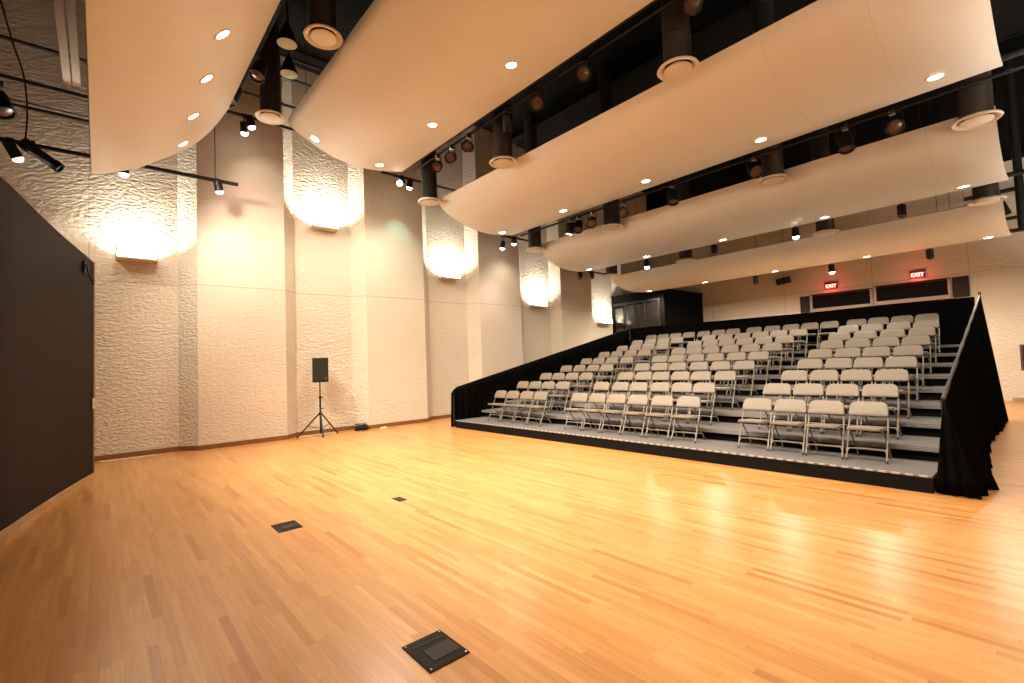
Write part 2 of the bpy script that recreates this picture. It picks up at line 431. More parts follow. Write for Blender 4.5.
for n, (x0, x1, z0, z1) in enumerate(((-6.50, -6.16, 3.2, 3.84), (-2.12, -1.73, 3.24, 3.90))):
    b = MB(); b.box(x0, x1, YB-0.03, YB, z0, z1, 0.004); struct(b.build('trim_%d' % (n+2), MT['dark_wood']))
def exit_sign(x, z, label):
    t = thing('exit_sign', label, 'exit sign', (x, YB, z), group='red exit signs on the back wall')
    b = MB(); b.box(-0.23, 0.23, -0.075, 0, -0.13, 0.12, 0.008); b.build('housing', MT['black_board'], t)
    b = MB(); b.box(-0.205, 0.205, -0.083, -0.074, -0.11, 0.075, 0.002); b.build('face', MT['exit_face'], t)
    b = MB(); b.box(-0.26, 0.26, -0.11, 0, 0.12, 0.155, 0.005); b.build('canopy_cap', MT['dark_wood'], t)
    cu = bpy.data.curves.new('exit_lettering', 'FONT'); cu.body = 'EXIT'; cu.size = 0.20; cu.align_x = 'CENTER'; cu.align_y = 'CENTER'; cu.extrude = 0.003
    cu.offset = 0.004
    tmp = bpy.data.objects.new('tmp_text', cu); me = bpy.data.meshes.new_from_object(tmp); bpy.data.objects.remove(tmp)
    o = bpy.data.objects.new('lettering', me); COL.objects.link(o); o.parent = t; me.materials.clear(); me.materials.append(MT['exit_red'])
    o.rotation_euler = (PI/2, 0, 0); o.location = (0, -0.087, -0.018); o.scale = (1.05, 1, 1)
    ld = bpy.data.lights.new('exit_glow', 'POINT'); ld.energy = 6.5; ld.color = (1, 0.10, 0.09); ld.shadow_soft_size = 0.12
    lo = bpy.data.objects.new('exit_glow', ld); COL.objects.link(lo); lo.location = (x, YB-0.22, z-0.02); t.scale = (0.80, 1, 0.85)
exit_sign(-5.42, 4.12, 'red lit EXIT sign on the back wall, nearer the control booth')
exit_sign(-2.95, 4.13, 'red lit EXIT sign on the back wall, nearer the right black drape')
t = thing('wall_speaker', 'black loudspeaker mounted high on the back wall left of the exit signs', 'loudspeaker', (-6.95, YB-0.25, 4.52), (math.radians(12), 0, math.radians(-28))); t.scale = (0.72, 0.8, 0.72)
b = MB(); b.box(-0.36, 0.30, -0.17, 0.17, -0.17, 0.19, 0.015); b.build('cabinet', MT['fixture'], t)
b = MB(); b.box(-0.33, 0.27, -0.185, -0.168, -0.14, 0.16, 0.004); b.build('grille', MT['grille'], t)
b = MB(); b.tube([(0, 0.1, 0), (0.08, 0.32, 0.02)], 0.025); b.build('bracket', MT['fixture'], t)
t = thing('framed_notice', 'dark framed notice hanging on the back wall near the right edge', 'notice', (-0.52, YB, 1.3))
b = MB(); b.box(-0.25, 0.25, -0.03, 0, -0.38, 0.38, 0.006); b.build('frame', MT['picture'], t)
b = MB(); b.box(-0.20, 0.20, -0.034, -0.028, -0.33, 0.33); b.build('sheet', MT['dark_wood'], t)

# control booth in the far left corner
t = bpy.data.objects.new('wall_booth', None); COL.objects.link(t); struct(t); t.location = (-11.76, 17.4, 0)
b = MB(); b.box(-1.31, 1.31, 0.0, 3.2, 0, 4.42); b.build('booth_wall', MT['booth'], t)
b = MB(); b.box(-1.36, 1.36, -0.05, 3.2, 4.42, 4.5, 0.006); b.build('booth_cap', MT['booth'], t)
for i, (x0, x1, z1) in enumerate(((-1.12, -0.70, 3.92), (-0.55, -0.12, 4.0), (-0.02, 0.36, 4.0), (0.44, 1.02, 4.0))):
    b = MB(); b.box(x0, x1, -0.012, 0.0, 2.5, z1); b.build('pane', MT['glass'], t)
for x in (-0.60, -0.08, 0.40, 1.08):
    b = MB(); b.box(x-0.03, x+0.03, -0.045, 0.0, 2.45, 4.06, 0.004); b.build('mullion', MT['fixture'], t)
b = MB(); b.box(-1.2, 1.14, -0.04, 0, 4.06, 4.14, 0.004); b.build('lintel', MT['fixture'], t)
# black masking above the booth, behind the rearmost reflector
# ------------------------------------------------------------------ ceiling reflectors
REF = [
    ('P1', [(-0.10, 5.33), (0.12, 5.40), (0.55, 5.60), (0.87, 5.83), (1.2, 6.08), (1.5, 6.37), (1.76, 6.72), (2.03, 7.2)]),
    ('P2', [(3.22, 7.40), (3.30, 7.20), (3.72, 6.97), (4.15, 6.79), (4.64, 6.70), (5.05, 6.68), (5.55, 6.74), (6.03, 6.84)]),
    ('P3', [(7.10, 6.29), (7.20, 6.14), (7.43, 5.96), (7.79, 5.80), (8.05, 5.73), (8.52, 5.64), (9.04, 5.61), (9.50, 5.66), (9.90, 5.74)]),
    ('P4', [(11.10, 5.62), (11.20, 5.30), (11.5, 5.07), (12.03, 4.91), (12.59, 4.85), (13.15, 4.89), (13.58, 4.95)]),
    ('P5', [(14.85, 4.86), (15.05, 4.65), (15.42, 4.47), (15.88, 4.39), (16.49, 4.37), (17.36, 4.44)]),
]
X0, XEND = -11.1, {'P1': -0.40, 'P2': -0.40, 'P3': -0.30, 'P4': -0.46, 'P5': -0.62}
rl = ['curved off-white ceiling reflector nearest the stage, steeply tilted up',
      'curved off-white ceiling reflector second from the stage, highest hung',
      'curved off-white ceiling reflector in the middle of the five, over the front rows',
      'curved off-white ceiling reflector fourth from the stage, over the middle rows',
      'curved off-white ceiling reflector rearmost, over the last rows']
def surf(pr, y):
    c = catmull(pr, 10)
    for a, d in zip(c, c[1:]):
        if a[0] <= y <= d[0]:
            tt = (y-a[0])/(d[0]-a[0]+1e-9); return a[1]+(d[1]-a[1])*tt, math.atan2(d[1]-a[1], d[0]-a[0])
    return c[-1][1], 0
for (nm, pr), lb in zip(REF, rl):
    X1 = XEND[nm]; c = catmull(pr, 6); b = MB(); n = len(c); up = []
    for i, (y, z) in enumerate(c):
        a = Vector(c[min(i+1, n-1)])-Vector(c[max(i-1, 0)]); a.normalize(); up.append((y-a.y*0.04, z+a.x*0.04))
    xs = [X0+1.22*k for k in range(9)]+[X1]
    m = len(xs); vs = [(x, y, z) for x in xs for y, z in c]+[(x, y, z) for x in xs for y, z in up]
    N = m*n; fs = []
    for i in range(m-1):
        for j in range(n-1):
            q = (i*n+j, i*n+j+1, (i+1)*n+j+1, (i+1)*n+j); fs.append(q); fs.append(tuple(N+k for k in q[::-1]))
        for j in (0, n-1):
            fs.append((i*n+j, (i+1)*n+j, N+(i+1)*n+j, N+i*n+j))
    for i in (0, m-1):
        for j in range(n-1): fs.append((i*n+j, i*n+j+1, N+i*n+j+1, N+i*n+j))
    b.add(vs, fs)
    t = thing('hanging_acoustic_reflector', lb, 'acoustic panel', ((X0+X1)/2, pr[0][0], pr[0][1]), group='curved ceiling reflectors')
    o = b.build('reflector_shell', MT['panel'], None, smooth=True); o.parent = t; o.matrix_parent_inverse = Matrix.Translation(-Vector(t.location))
    # hanger cables up to the deck
    for hx in (-9.9, -5.8, -1.7):
        for (yy, zz) in (c[2], c[-3]):
            h = MB(); h.tube([(hx, yy, zz+0.03), (hx, yy, ZC-0.01)], 0.006, 5); o = h.build('hanger_cable', MT['pipe'], None)
            o.parent = t; o.matrix_parent_inverse = Matrix.Translation(-Vector(t.location))
# lamps let into the reflectors
def downlight_proto():
    t = thing('recessed_downlight', '', 'downlight', group='round downlights let into the ceiling reflectors')
    b = MB(); b.lathe([(0.085, -0.004), (0.088, -0.012), (0.115, -0.010), (0.122, 0.002)], 24); b.build('trim_ring', MT['cream'], t, smooth=True)
    b = MB(); b.lathe([(0.087, -0.008), (0.05, -0.011), (0.002, -0.012)], 24, capt=True); b.build('lens', MT['lens_on'], t, smooth=True)
    return t
DP = downlight_proto(); first = True
where = ['stage-side', 'second', 'middle', 'fourth', 'rearmost']
DL = {0: (1.2, [-10.66, -9.4, -8.05, -6.85, -4.4, -2.0]), 1: (5.22, [-10.72, -8.25, -5.75, -3.35, -1.0]), 2: (9.15, [-10.75, -8.27, -5.79, -3.36, -0.95]), 3: (12.98, [-10.65, -8.32, -5.9, -3.47, -1.06]), 4: (16.77, [-10.7, -8.36, -5.97, -3.5, -1.0])}
POW = {0: 760, 1: 610, 2: 250, 3: 165, 4: 430}
CONE = {0: 92, 1: 104, 2: 122, 3: 124, 4: 170}
for ri, (y, xs) in DL.items():
    z, sl = surf(REF[ri][1], y)
    for k, x in enumerate(xs):
        o = DP if first else copy_tree(DP); first = False
        o.location = (x, y, z); o.rotation_euler = (sl, 0, 0)
        o['label'] = 'lit round downlight in the %s ceiling reflector, %s from the plaster wall' % (where[ri], ORD[k])
        d = Vector((0, math.sin(sl), -math.cos(sl)))
        p = Vector((x, y, z)) + d*0.06
        spot('downlight_beam', p, p+(d if ri == 0 else Vector((0, 0.05, -1))), POW[ri]*(0.85 if k == 0 else 1.0), 152 if (k == 0 and ri < 4) else CONE[ri], 0.75, radius=0.12)
z, sl = surf(REF[1][1], 3.72)
o = copy_tree(DP); o.location = (-10.85, 3.72, z); o.rotation_euler = (sl, 0, 0)
o['label'] = 'lit round downlight at the upturned corner of the second ceiling reflector'

# ------------------------------------------------------------------ air ducts with round diffusers
def diffuser_proto(L):
    t = thing('air_vent_diffuser', '', 'air vent', group='round air vents on black ducts')
    b = MB(); b.lathe([(0.195, 0.07), (0.21, 0.10), (0.21, L)], 24, capt=True)
    for z in [0.5+1.1*k for k in range(int(L/1.1))]: b.lathe([(0.21, z), (0.217, z+0.012), (0.21, z+0.024)], 24)
    b.build('duct', MT['duct'], t, smooth=True)
    b = MB(); b.lathe([(0.195, 0.09), (0.21, 0.07), (0.30, 0.045), (0.315, 0.02), (0.30, 0.0), (0.262, 0.012), (0.232, 0.05), (0.195, 0.075)], 32); b.build('outer_ring', MT['cream'], t, smooth=True)
    b = MB(); b.lathe([(0.0, 0.045), (0.17, 0.045), (0.21, 0.018), (0.205, -0.004), (0.15, -0.016), (0.002, -0.02)], 32); b.build('centre_disc', MT['cream'], t, smooth=True)
    b = MB()
    for k in range(3):
        a = 2*PI*k/3; b.tube([(0.15*math.cos(a), 0.15*math.sin(a), 0.04), (0.2*math.cos(a), 0.2*math.sin(a), 0.085)], 0.006, 6)
    b.build('strut', MT['fixture'], t)
    return t
vl = ['second', 'middle', 'fourth', 'rearmost']
for ri, (y, z, xs) in enumerate(((2.88, 7.33, [-11.2, -7.9]), (6.77, 6.12, [-10.96, -7.84, -3.62]), (10.82, 5.35, [-11.1, -7.98, -3.78, -0.67]), (14.53, 4.80, [-10.84, -7.86, -3.88, -0.85]))):
    proto = None
    for k, x in enumerate(xs):
        o = diffuser_proto(ZC-z) if proto is None else copy_tree(proto)
        proto = proto or o
        o.location = (x, y, z)
        o['label'] = 'round cream air vent before the %s ceiling reflector, %s from the plaster wall' % (vl[ri], ORD[k])

# ------------------------------------------------------------------ wall sconces
def sconce_proto():
    t = thing('wall_sconce', '', 'wall light', group='uplight sconces on the plaster wall')
    b = MB(); b.box(-0.0, 0.30, -0.36, 0.36, 0.0, 0.035, 0.004); b.box(0.0, 0.02, -0.36, 0.36, 0.0, 0.25, 0.004)
    b.build('tray', MT['sconce'], t)
    b = MB(); b.box(0.02, 0.265, -0.335, 0.335, 0.035, 0.09, 0.004); b.build('lamp_trough', MT['cream'], t)
    b = MB(); b.box(0.268, 0.276, -0.345, 0.345, 0.035, 0.205); b.build('glass_front', MT['glass_on'], t)
    b = MB()
    for (y0, y1, z0, z1) in ((-0.36, -0.335, 0.03, 0.22), (0.335, 0.36, 0.03, 0.22), (-0.36, 0.36, 0.195, 0.22)): b.box(0.264, 0.286, y0, y1, z0, z1)
    b.build('glass_frame', MT['picture_edge'], t)
    return t
SC = sconce_proto()
sz = [4.20, 5.52, 4.50, 3.78, 3.23]
sl_ = ['nearest the black curved wall', 'above the speaker stand', 'third from the black curved wall', 'fourth from the black curved wall', 'beside the control booth']
for k in range(5):
    o = SC if k == 0 else copy_tree(SC)
    yc = 0.62+PER*k
    o.location = (XR, yc, sz[k]); o['label'] = 'lit uplight sconce on the plaster wall, '+sl_[k]
    ld = bpy.data.lights.new('sconce_uplight', 'AREA'); ld.shape = 'RECTANGLE'; ld.size = 0.2; ld.size_y = 0.62; ld.energy = (75, 72, 70, 62, 55)[k]; ld.color = (1, 0.93, 0.80)
    ld.spread = math.radians(150)
    lo = bpy.data.objects.new('sconce_uplight', ld); COL.objects.link(lo); lo.location = (XR+0.15, yc, sz[k]+0.11)
    lo.rotation_euler = Vector((-0.22, 0, 1)).to_track_quat('-Z', 'Y').to_euler()
    lo.rotation_euler.rotate_axis('Z', PI/2)

# the matching sconces along the opposite wall, beside the camera
for k in range(5):
    ld = bpy.data.lights.new('opposite_uplight', 'AREA'); ld.shape = 'RECTANGLE'; ld.size = 0.2; ld.size_y = 0.62; ld.energy = 150; ld.color = (1, 0.93, 0.80)
    lo = bpy.data.objects.new('opposite_uplight', ld); COL.objects.link(lo); lo.location = (XRT-0.15, 0.62+PER*k, sz[k]-0.39)
    lo.rotation_euler = Vector((0.1, 0, 1)).to_track_quat('-Z', 'Y').to_euler()
    lo.rotation_euler.rotate_axis('Z', PI/2)
    o = copy_tree(SC); o.location = (XRT, 0.62+PER*k, sz[k]-0.5); o.rotation_euler = (0, 0, PI)
    o['label'] = 'lit uplight sconce on the opposite wall, outside the picture'; o['group'] = 'uplight sconces on the opposite wall'
# ------------------------------------------------------------------ pipes
def pipe(pts, r, label, name='hanging_lighting_pipe', m='pipe'):
    b = MB(); b.tube(pts, r, 10); return tag(b.build(name, MT[m], smooth=True), label, 'pipe', 'black lighting pipes')
pipe([(-11.9, -3.6, 5.93), (-11.9, 2.36, 5.93)], 0.042, 'black lighting pipe along the plaster wall below the stage-side reflector')
pipe([(-11.9, 1.5, 7.56), (-11.9, 4.2, 7.56)], 0.036, 'black lighting pipe along the wall in the gap before the second reflector')
pipe([(-11.9, 5.85, 7.05), (-11.9, 8.6, 7.05)], 0.036, 'black lighting pipe along the wall in the gap before the middle reflector')
pipe([(-11.9, 9.8, 5.92), (-11.9, 11.9, 5.92)], 0.036, 'black lighting pipe along the wall in the gap before the fourth reflector')
pipe([(-11.9, 14.0, 5.15), (-11.9, 16.2, 5.15)], 0.036, 'black lighting pipe along the wall in the gap before the rearmost reflector')
for z, lb in ((8.03, 'topmost of three black conduits crossing the upper plaster wall'), (7.3, 'middle of three black conduits crossing the upper plaster wall'), (6.8, 'lowest of three black conduits crossing the upper plaster wall')):
    pipe([(-12.4, -3.9, z), (-12.4, 1.0, z)], 0.033, lb, 'hanging_conduit')
for z, lb in ((10.05-0.4, 'topmost of three black conduits on the wall in the gap before the second reflector'), (9.1, 'middle of three black conduits on the wall in the gap before the second reflector'), (8.38, 'lowest of three black conduits on the wall in the gap before the second reflector')):
    pipe([(-12.4, 1.2, z), (-12.4, 5.6, z)], 0.035, lb, 'hanging_conduit')
pipe([(-12.45, -3.9, 6.93), (-12.45, 0.9, 6.91)], 0.012, 'thin black cable strung just above the lowest wall conduit', 'hanging_cable')
pipe([(-11.9, 1.92, 5.93), (-11.9, 1.92, ZC)], 0.008, 'thin drop wire holding the end of the pipe under the stage-side reflector', 'hanging_wire')
for y, z, lb in ((6.22, 7.02, 'second'), (10.06, 5.92, 'middle'), (13.8, 5.10, 'fourth'), (17.55, 4.58, 'rearmost')):
    pipe([(-10.3 if y > 17 else -11.4, y, z), (1.2, y, z)], 0.05, 'long black lighting pipe along the far edge of the %s ceiling reflector' % lb)
for y, z in ((6.55, 7.08), (10.4, 5.83)):
    pipe([(-11.3, y, z), (1.2, y, z)], 0.03, 'black fixture pipe hidden in the gap before the %s ceiling reflector' % ('middle' if y < 8 else 'fourth'))
pipe([(-1.6, 19.4, 5.25), (1.5, 19.4, 5.25)], 0.05, 'lower black pipe before the back wall beyond the reflector ends')
pipe([(-1.6, 19.4, 6.05), (1.5, 19.4, 6.05)], 0.06, 'upper black pipe before the back wall beyond the reflector ends')
pipe([(-1.35, 19.0, 7.2), (-0.72, 19.0, 5.3)], 0.09, 'sloping dark brace before the back wall beyond the reflector ends', 'hanging_brace', 'duct')
pipe([(-0.45, 18.6, 4.8), (-0.45, 18.6, ZC)], 0.09, 'black vertical pipe hanging beyond the reflector ends', 'hanging_post')
for k, y in enumerate((-1.2, 2.9, 6.9, 10.9, 14.8, 18.4)):
    b = MB(); b.box(-13.0, XRT, y-0.12, y+0.12, ZC-0.5, ZC-0.46); b.box(-13.0, XRT, y-0.02, y+0.02, ZC-0.46, ZC-0.04); b.box(-13.0, XRT, y-0.12, y+0.12, ZC-0.04, ZC)
    struct(b.build('ceiling_beam', MT['ceiling']))
# drop cable at far left
pipe(catmull([(-12.2, -1.35, 8.6), (-12.2, -1.2, 7.9), (-12.2, -1.05, 7.3), (-12.2, -1.0, 6.6), (-12.1, -1.02, 6.0)], 6), 0.014, 'black cable dropping past the wall conduits above the black curved wall', 'hanging_cable')

# ------------------------------------------------------------------ track spots and stage lights
def track_spot(loc, aim, label, lit=True, L=0.15, r=0.085, power=0, angle=40, col=(1, 0.88, 0.70), drop=0.14):
    """cylinder head on a short stem; loc is where it hangs from"""
    t = thing('hanging_track_spotlight', label, 'spotlight', loc, group='small black spotlights on pipes')
    ax = Vector(aim).normalized(); piv = Vector((0, 0, -drop))
    q = ax.to_track_quat('Z', 'Y').to_matrix().to_4x4(); Mx = Matrix.Translation(piv) @ q
    b = MB(); b.tube([(0, 0, 0.02), (0, 0, -drop)], 0.016, 8); b.box(-0.05, 0.05, -0.05, 0.05, -0.03, 0.045, 0.006); b.build('stem', MT['fixture'], t)
    b = MB(); b.lathe([(0.02, -0.10), (r*0.85, -0.085), (r, -0.05), (r, L-0.03), (r*1.05, L-0.02), (r*1.05, L), (r*0.88, L), (r*0.86, L-0.03)], 20, Mx, capb=True)
    b.build('body', MT['fixture'], t, smooth=True)
    b = MB(); b.lathe([(r*0.90, L-0.02), (r*0.90, L+0.01), (r*0.72, L+0.045), (r*0.4, L+0.062), (0.002, L+0.067)], 20, Mx, capt=True)
    b.build('lens', MT['spot_on'] if lit else MT['lens_off'], t, smooth=True)
    if power:
        p = Vector(loc)+piv+ax*(L+0.14); spot('spot_beam', p, p+ax, power, angle, 1.0, col, 0.06)
    return t
dn = (0, 0, -1)
# wall pipe spots
track_spot((-11.9, -1.18, 5.93), (-0.25, 0.5, -1), 'lit spotlight with a bright band on the wall pipe above the black curved wall', L=0.20, drop=0.10, power=95, angle=105)
track_spot((-11.9, 0.37, 5.92), (-0.1, 0.0, -1), 'lit spotlight peeking below the lower tip of the stage-side reflector', power=36, angle=120, drop=0.06)
track_spot((-11.9, 1.97, 5.92), (-0.35, 0.25, -1), 'lit spotlight at the very end of the pipe under the stage-side reflector', power=42, angle=90, col=(1, 0.50, 0.62), drop=0.06)
track_spot((-11.9, 2.50, 7.55), (-0.3, 0.1, -1), 'lit spotlight in the gap before the second reflector, lower of the pair', power=34, angle=80, col=(1, 0.52, 0.62), drop=0.22)
track_spot((-11.9, 2.62, 7.56), (-0.2, 0.3, -1), 'lit spotlight in the gap before the second reflector, upper of the pair', drop=0.05, power=34, angle=130)
track_spot((-11.9, 6.46, 7.05), (0.65, -0.62, -0.45), 'bright spotlight turned towards the stage, on the wall pipe past the second reflector', drop=0.14, L=0.26, r=0.085)
track_spot((-11.9, 6.72, 7.04), (-0.35, -0.02, -1), 'lit spotlight hanging straight down beside the bright turned one on the wall pipe', power=62, angle=72, col=(0.50, 1.0, 0.84), drop=0.08, L=0.14)
track_spot((-11.9, 10.12, 5.92), (-0.3, 0.05, -1), 'lit spotlight below the middle reflector corner, left of the pair', power=55, angle=60, col=(1, 0.58, 0.70), drop=0.26)
track_spot((-11.9, 10.62, 5.92), (-0.15, 0.1, -1), 'lit spotlight below the middle reflector corner, right of the pair', power=60, angle=130, drop=0.04)
track_spot((-11.9, 13.94, 5.15), (0.05, -0.1, -1), 'unlit spotlight hanging low under the fourth reflector corner, left of the pair', lit=False, drop=0.16)
track_spot((-11.9, 14.65, 5.15), (0.4, -0.3, -1), 'unlit spotlight under the fourth reflector corner, right of the pair', lit=False, drop=0.06, L=0.18)
# the tilted profile spot near the upper left
t = thing('hanging_profile_spot', 'long black profile spotlight tilted down on the wall pipe above the black curved wall', 'spotlight', (-11.9, -0.92, 5.93))
ax = Vector((0.15, 0.78, -0.62)).normalized(); Mx = Matrix.Translation((0, 0, -0.06)) @ ax.to_track_quat('Z', 'Y').to_matrix().to_4x4()
b = MB(); b.lathe([(0.02, -0.16), (0.10, -0.14), (0.11, 0.02), (0.085, 0.06), (0.08, 0.36), (0.095, 0.38), (0.095, 0.5), (0.08, 0.5), (0.078, 0.46)], 20, Mx, capb=True); b.build('body', MT['fixture'], t, smooth=True)
b = MB(); b.lathe([(0.078, 0.462), (0.002, 0.475)], 20, Mx, capt=True); b.build('lens', MT['glass'], t, smooth=True)
b = MB(); b.tube(catmull([(-0.13, 0.03, -0.08), (-0.12, 0, 0.0), (0, 0, 0.06), (0.12, 0, 0.0), (0.13, 0.03, -0.08)], 5), 0.014, 6); b.box(-0.05, 0.05, -0.05, 0.05, -0.03, 0.07, 0.006); b.build('yoke', MT['fixture'], t, smooth=True)
# hanging heads along the far edges of the rear reflectors
for k, (x, lit) in enumerate(((-8.86, True), (-6.55, False), (-4.36, True), (-2.17, False))):
    track_spot((x, 13.8, 5.08), (0, 0.02, -1), '%s spotlight under the far edge of the fourth reflector, %s from the plaster wall' % ('lit' if lit else 'unlit', ORD[k]), lit=lit, power=130 if lit else 0, angle=90, drop=0.20, L=0.16, r=0.085)
for k, (x, lit) in enumerate(((-6.91, False), (-4.59, True), (-2.22, False))):
    track_spot((x, 17.55, 4.56), (0, 0.22, -1), '%s spotlight under the far edge of the rearmost reflector, %s from the booth' % ('lit' if lit else 'unlit', ORD[k]), lit=lit, power=260 if lit else 0, angle=150, drop=0.20, L=0.16, r=0.085)
def stage_light(loc, aim, label, s=1.0, lens='lens_off', power=0):
    t = thing('hanging_stage_light', label, 'stage light', loc, group='black stage lights in the ceiling gaps')
    ax = Vector(aim).normalized(); Mx = Matrix.Translation((0, 0, -0.26*s)) @ ax.to_track_quat('Z', 'Y').to_matrix().to_4x4()
    b = MB(); b.lathe([(0.03*s, -0.2*s), (0.10*s, -0.17*s), (0.125*s, -0.08*s), (0.125*s, 0.16*s), (0.14*s, 0.165*s), (0.14*s, 0.2*s), (0.118*s, 0.2*s), (0.115*s, 0.16*s)], 20, Mx, capb=True); b.build('body', MT['fixture'], t, smooth=True)
    b = MB(); b.lathe([(0.115*s, 0.165*s), (0.06*s, 0.18*s), (0.002, 0.186*s)], 20, Mx, capt=True); b.build('lens', MT[lens], t, smooth=True)
    b = MB(); b.tube(catmull([(-0.15*s, 0, -0.27*s), (-0.15*s, 0, -0.08*s), (-0.08*s, 0, -0.02), (0.08*s, 0, -0.02), (0.15*s, 0, -0.08*s), (0.15*s, 0, -0.27*s)], 4), 0.013, 6); b.build('yoke', MT['fixture'], t, smooth=True)
    b = MB(); b.box(-0.045, 0.045, -0.05, 0.05, -0.04, 0.06, 0.006); b.tube([(0.04, 0, 0.02), (0.09, 0, 0.02)], 0.012, 6); b.build('clamp', MT['chrome'], t)
    return t
g2 = [(-10.16, (0.5, -0.5, -0.45)), (-9.53, (0.5, -0.6, -0.4)), (-8.82, (0.5, -0.6, -0.3)), (-6.46, (0.45, -0.7, -0.45)), (-5.28, (0.4, -0.7, -0.4)), (-3.21, (0.35, -0.8, -0.45)), (-7.4, (-0.3, 0.3, -0.8))]
for k, (x, a) in enumerate(sorted(g2)):
    stage_light((x, 6.55, 7.05), a, 'black stage light in the gap before the middle ceiling reflector, %s from the plaster wall' % ORD[k], 0.95)
g3 = [(-9.15, (-0.2, -0.2, -1), 'spot_on'), (-8.85, (0.3, -0.5, -0.8), 'lens_off'), (-8.35, (0.4, -0.6, -0.5), 'lens_off'), (-7.31, (0.5, -0.6, -0.4), 'lens_off'), (-5.87, (0.2, -0.3, -1), 'lens_off'), (-3.98, (0.45, -0.6, -0.5), 'lens_off'), (-2.36, (0.1, -0.3, -1), 'lens_off'), (-1.67, (0.3, -0.75, -0.45), 'lens_off')]
for k, (x, a, ln) in enumerate(g3):
    stage_light((x, 10.4, 5.80), a, '%s stage light before the fourth ceiling reflector, %s from the plaster wall' % ('lit' if k == 0 else 'black unlit', ORD[k]), 0.95, ln)
stage_light((-10.3, 2.45, 8.1), (0.3, -0.3, -0.9), 'black stage light before the second reflector, farther from the plaster wall', 1.1)
stage_light((-11.5, 2.2, 8.1), (0.2, -0.4, -0.9), 'black stage light before the second reflector, nearer the plaster wall', 1.2)
stage_light((-11.9, -1.32, 6.9), (0.3, 0.3, -0.9), 'black stage light at the upper left beneath the wall conduits', 1.2)
pipe([(-12.2, 2.4, 8.13), (-5.0, 2.4, 8.13)], 0.04, 'black fixture pipe high in the gap before the second ceiling reflector')
def dome(loc, label):
    t = thing('hanging_dome_lamp', label, 'dome lamp', loc, group='unlit dome lamps before the second reflector')
    b = MB(); b.lathe([(0.03, 0.42), (0.05, 0.36), (0.08, 0.30), (0.17, 0.06), (0.18, 0.0), (0.17, 0.0)], 24, capb=True); b.build('shade', MT['fixture'], t, smooth=True)
    b = MB(); b.lathe([(0.172, 0.005), (0.12, -0.025), (0.002, -0.035)], 24, capt=True); b.build('lens', MT['lens_green'], t, smooth=True)
    b = MB(); b.tube([(0, 0, 0.4), (0, 0, ZC-loc[2])], 0.012, 6); b.build('stem', MT['fixture'], t)
dome((-8.96, 2.6, 7.69), 'unlit dome lamp with greenish glass, beside the nearer air vent'); dome((-10.24, 3.0, 7.9), 'unlit dome lamp with greenish glass against the upper plaster wall')
# bare twin batten at the upper left
t = thing('hanging_batten_light', 'unlit cream twin batten light left of the stage-side reflector', 'batten light', (-9.0, -0.37, 6.95))
for s in (-1, 1):
    b = MB(); b.box(-2.32, 3.2, s*0.062-0.055, s*0.062+0.055, 0.0, 0.09, 0.012); b.build('channel', MT['batten'], t)
b = MB()
for x in (-1.2, 2.6): b.tube([(x, 0, 0.08), (x, 0, ZC-6.95)], 0.008, 6)
b.build('hanger', MT['pipe'], t)

# ------------------------------------------------------------------ tiered seating platform
XS0, XS1, YS, RUN, RISE, LIP = -10.84, -1.05, 7.30, 0.90, 0.193, 0.198
NR = 9
t = thing('seating_platform', 'tiered black seating platform with grey carpeted steps', 'seating platform', ((XS0+XS1)/2, YS, 0))
pin = Matrix.Translation(-Vector(t.location))
def under(o, p=t, m=pin): o.parent = p; o.matrix_parent_inverse = m; return o
for r in range(NR):
    y0 = YS+RUN*r; z = LIP+RISE*r; yb = y0+(1.02 if r < NR-1 else 0.95)
    b = MB(); b.box(XS0, XS1, y0+0.012, yb, z-0.05, z, 0.004); tr = under(b.build('tread', MT['carpet']))
    b = MB(); b.box(XS0, XS1, y0, y0+0.012, z-0.058, z-0.012, 0.003); under(b.build('nosing', MT['nosing' if r else 'black_board']))
    if r:
        b = MB(); b.box(XS0, XS1, y0+0.10, y0+0.12, z-RISE, z-0.05); under(b.build('riser_board', MT['black_board']))
b = MB(); b.box(XS0, XS1, YS+0.004, YS+0.03, 0, LIP-0.012); under(b.build('front_skirt', MT['black_board']))
b = MB(); b.box(XS0, XS1, YS-0.003, YS+0.022, LIP-0.016, LIP+0.003)
o = under(b.build('edge_tape', MT['tape'])); o['label'] = 'white dashed edge tape'
b = MB(); b.box(XS0, XS1, YS+RUN*NR+0.03, YS+RUN*NR+0.05, 0, LIP+RISE*(NR-1)-0.05); under(b.build('back_board', MT['black_board']))

# folded cloth
def drape_rows(top, bot, n, amp, wl, rows=10, seed=0, flare=1.0):
    """top, bot: polylines as functions u->(x,y,z); folds push along the local normal in plan"""
    rnd = random.Random(seed); ph = [rnd.uniform(0, 6.28) for _ in range(4)]
    R = []
    for j in range(rows+1):
        v = j/rows; row = []
        for i in range(n+1):
            u = i/n; a = Vector(top(u)); c = Vector(bot(u)); p = a.lerp(c, v)
            e = 1e-3; tg = Vector(top(min(1, u+e)))-Vector(top(max(0, u-e))); tg.z = 0
            nr = Vector((-tg.y, tg.x, 0)).normalized()
            L = u*wl
            d = amp*(0.35+0.65*v*flare)*(math.sin(L+ph[0]+0.5*math.sin(0.37*L+ph[1]))+0.45*math.sin(2.3*L+ph[2]+0.8*v)+0.25*math.sin(0.6*L+ph[3]))
            row.append(p+nr*d)
        R.append(row)
    return R
def zline(y): return 1.07+0.2175*(y-7.30)
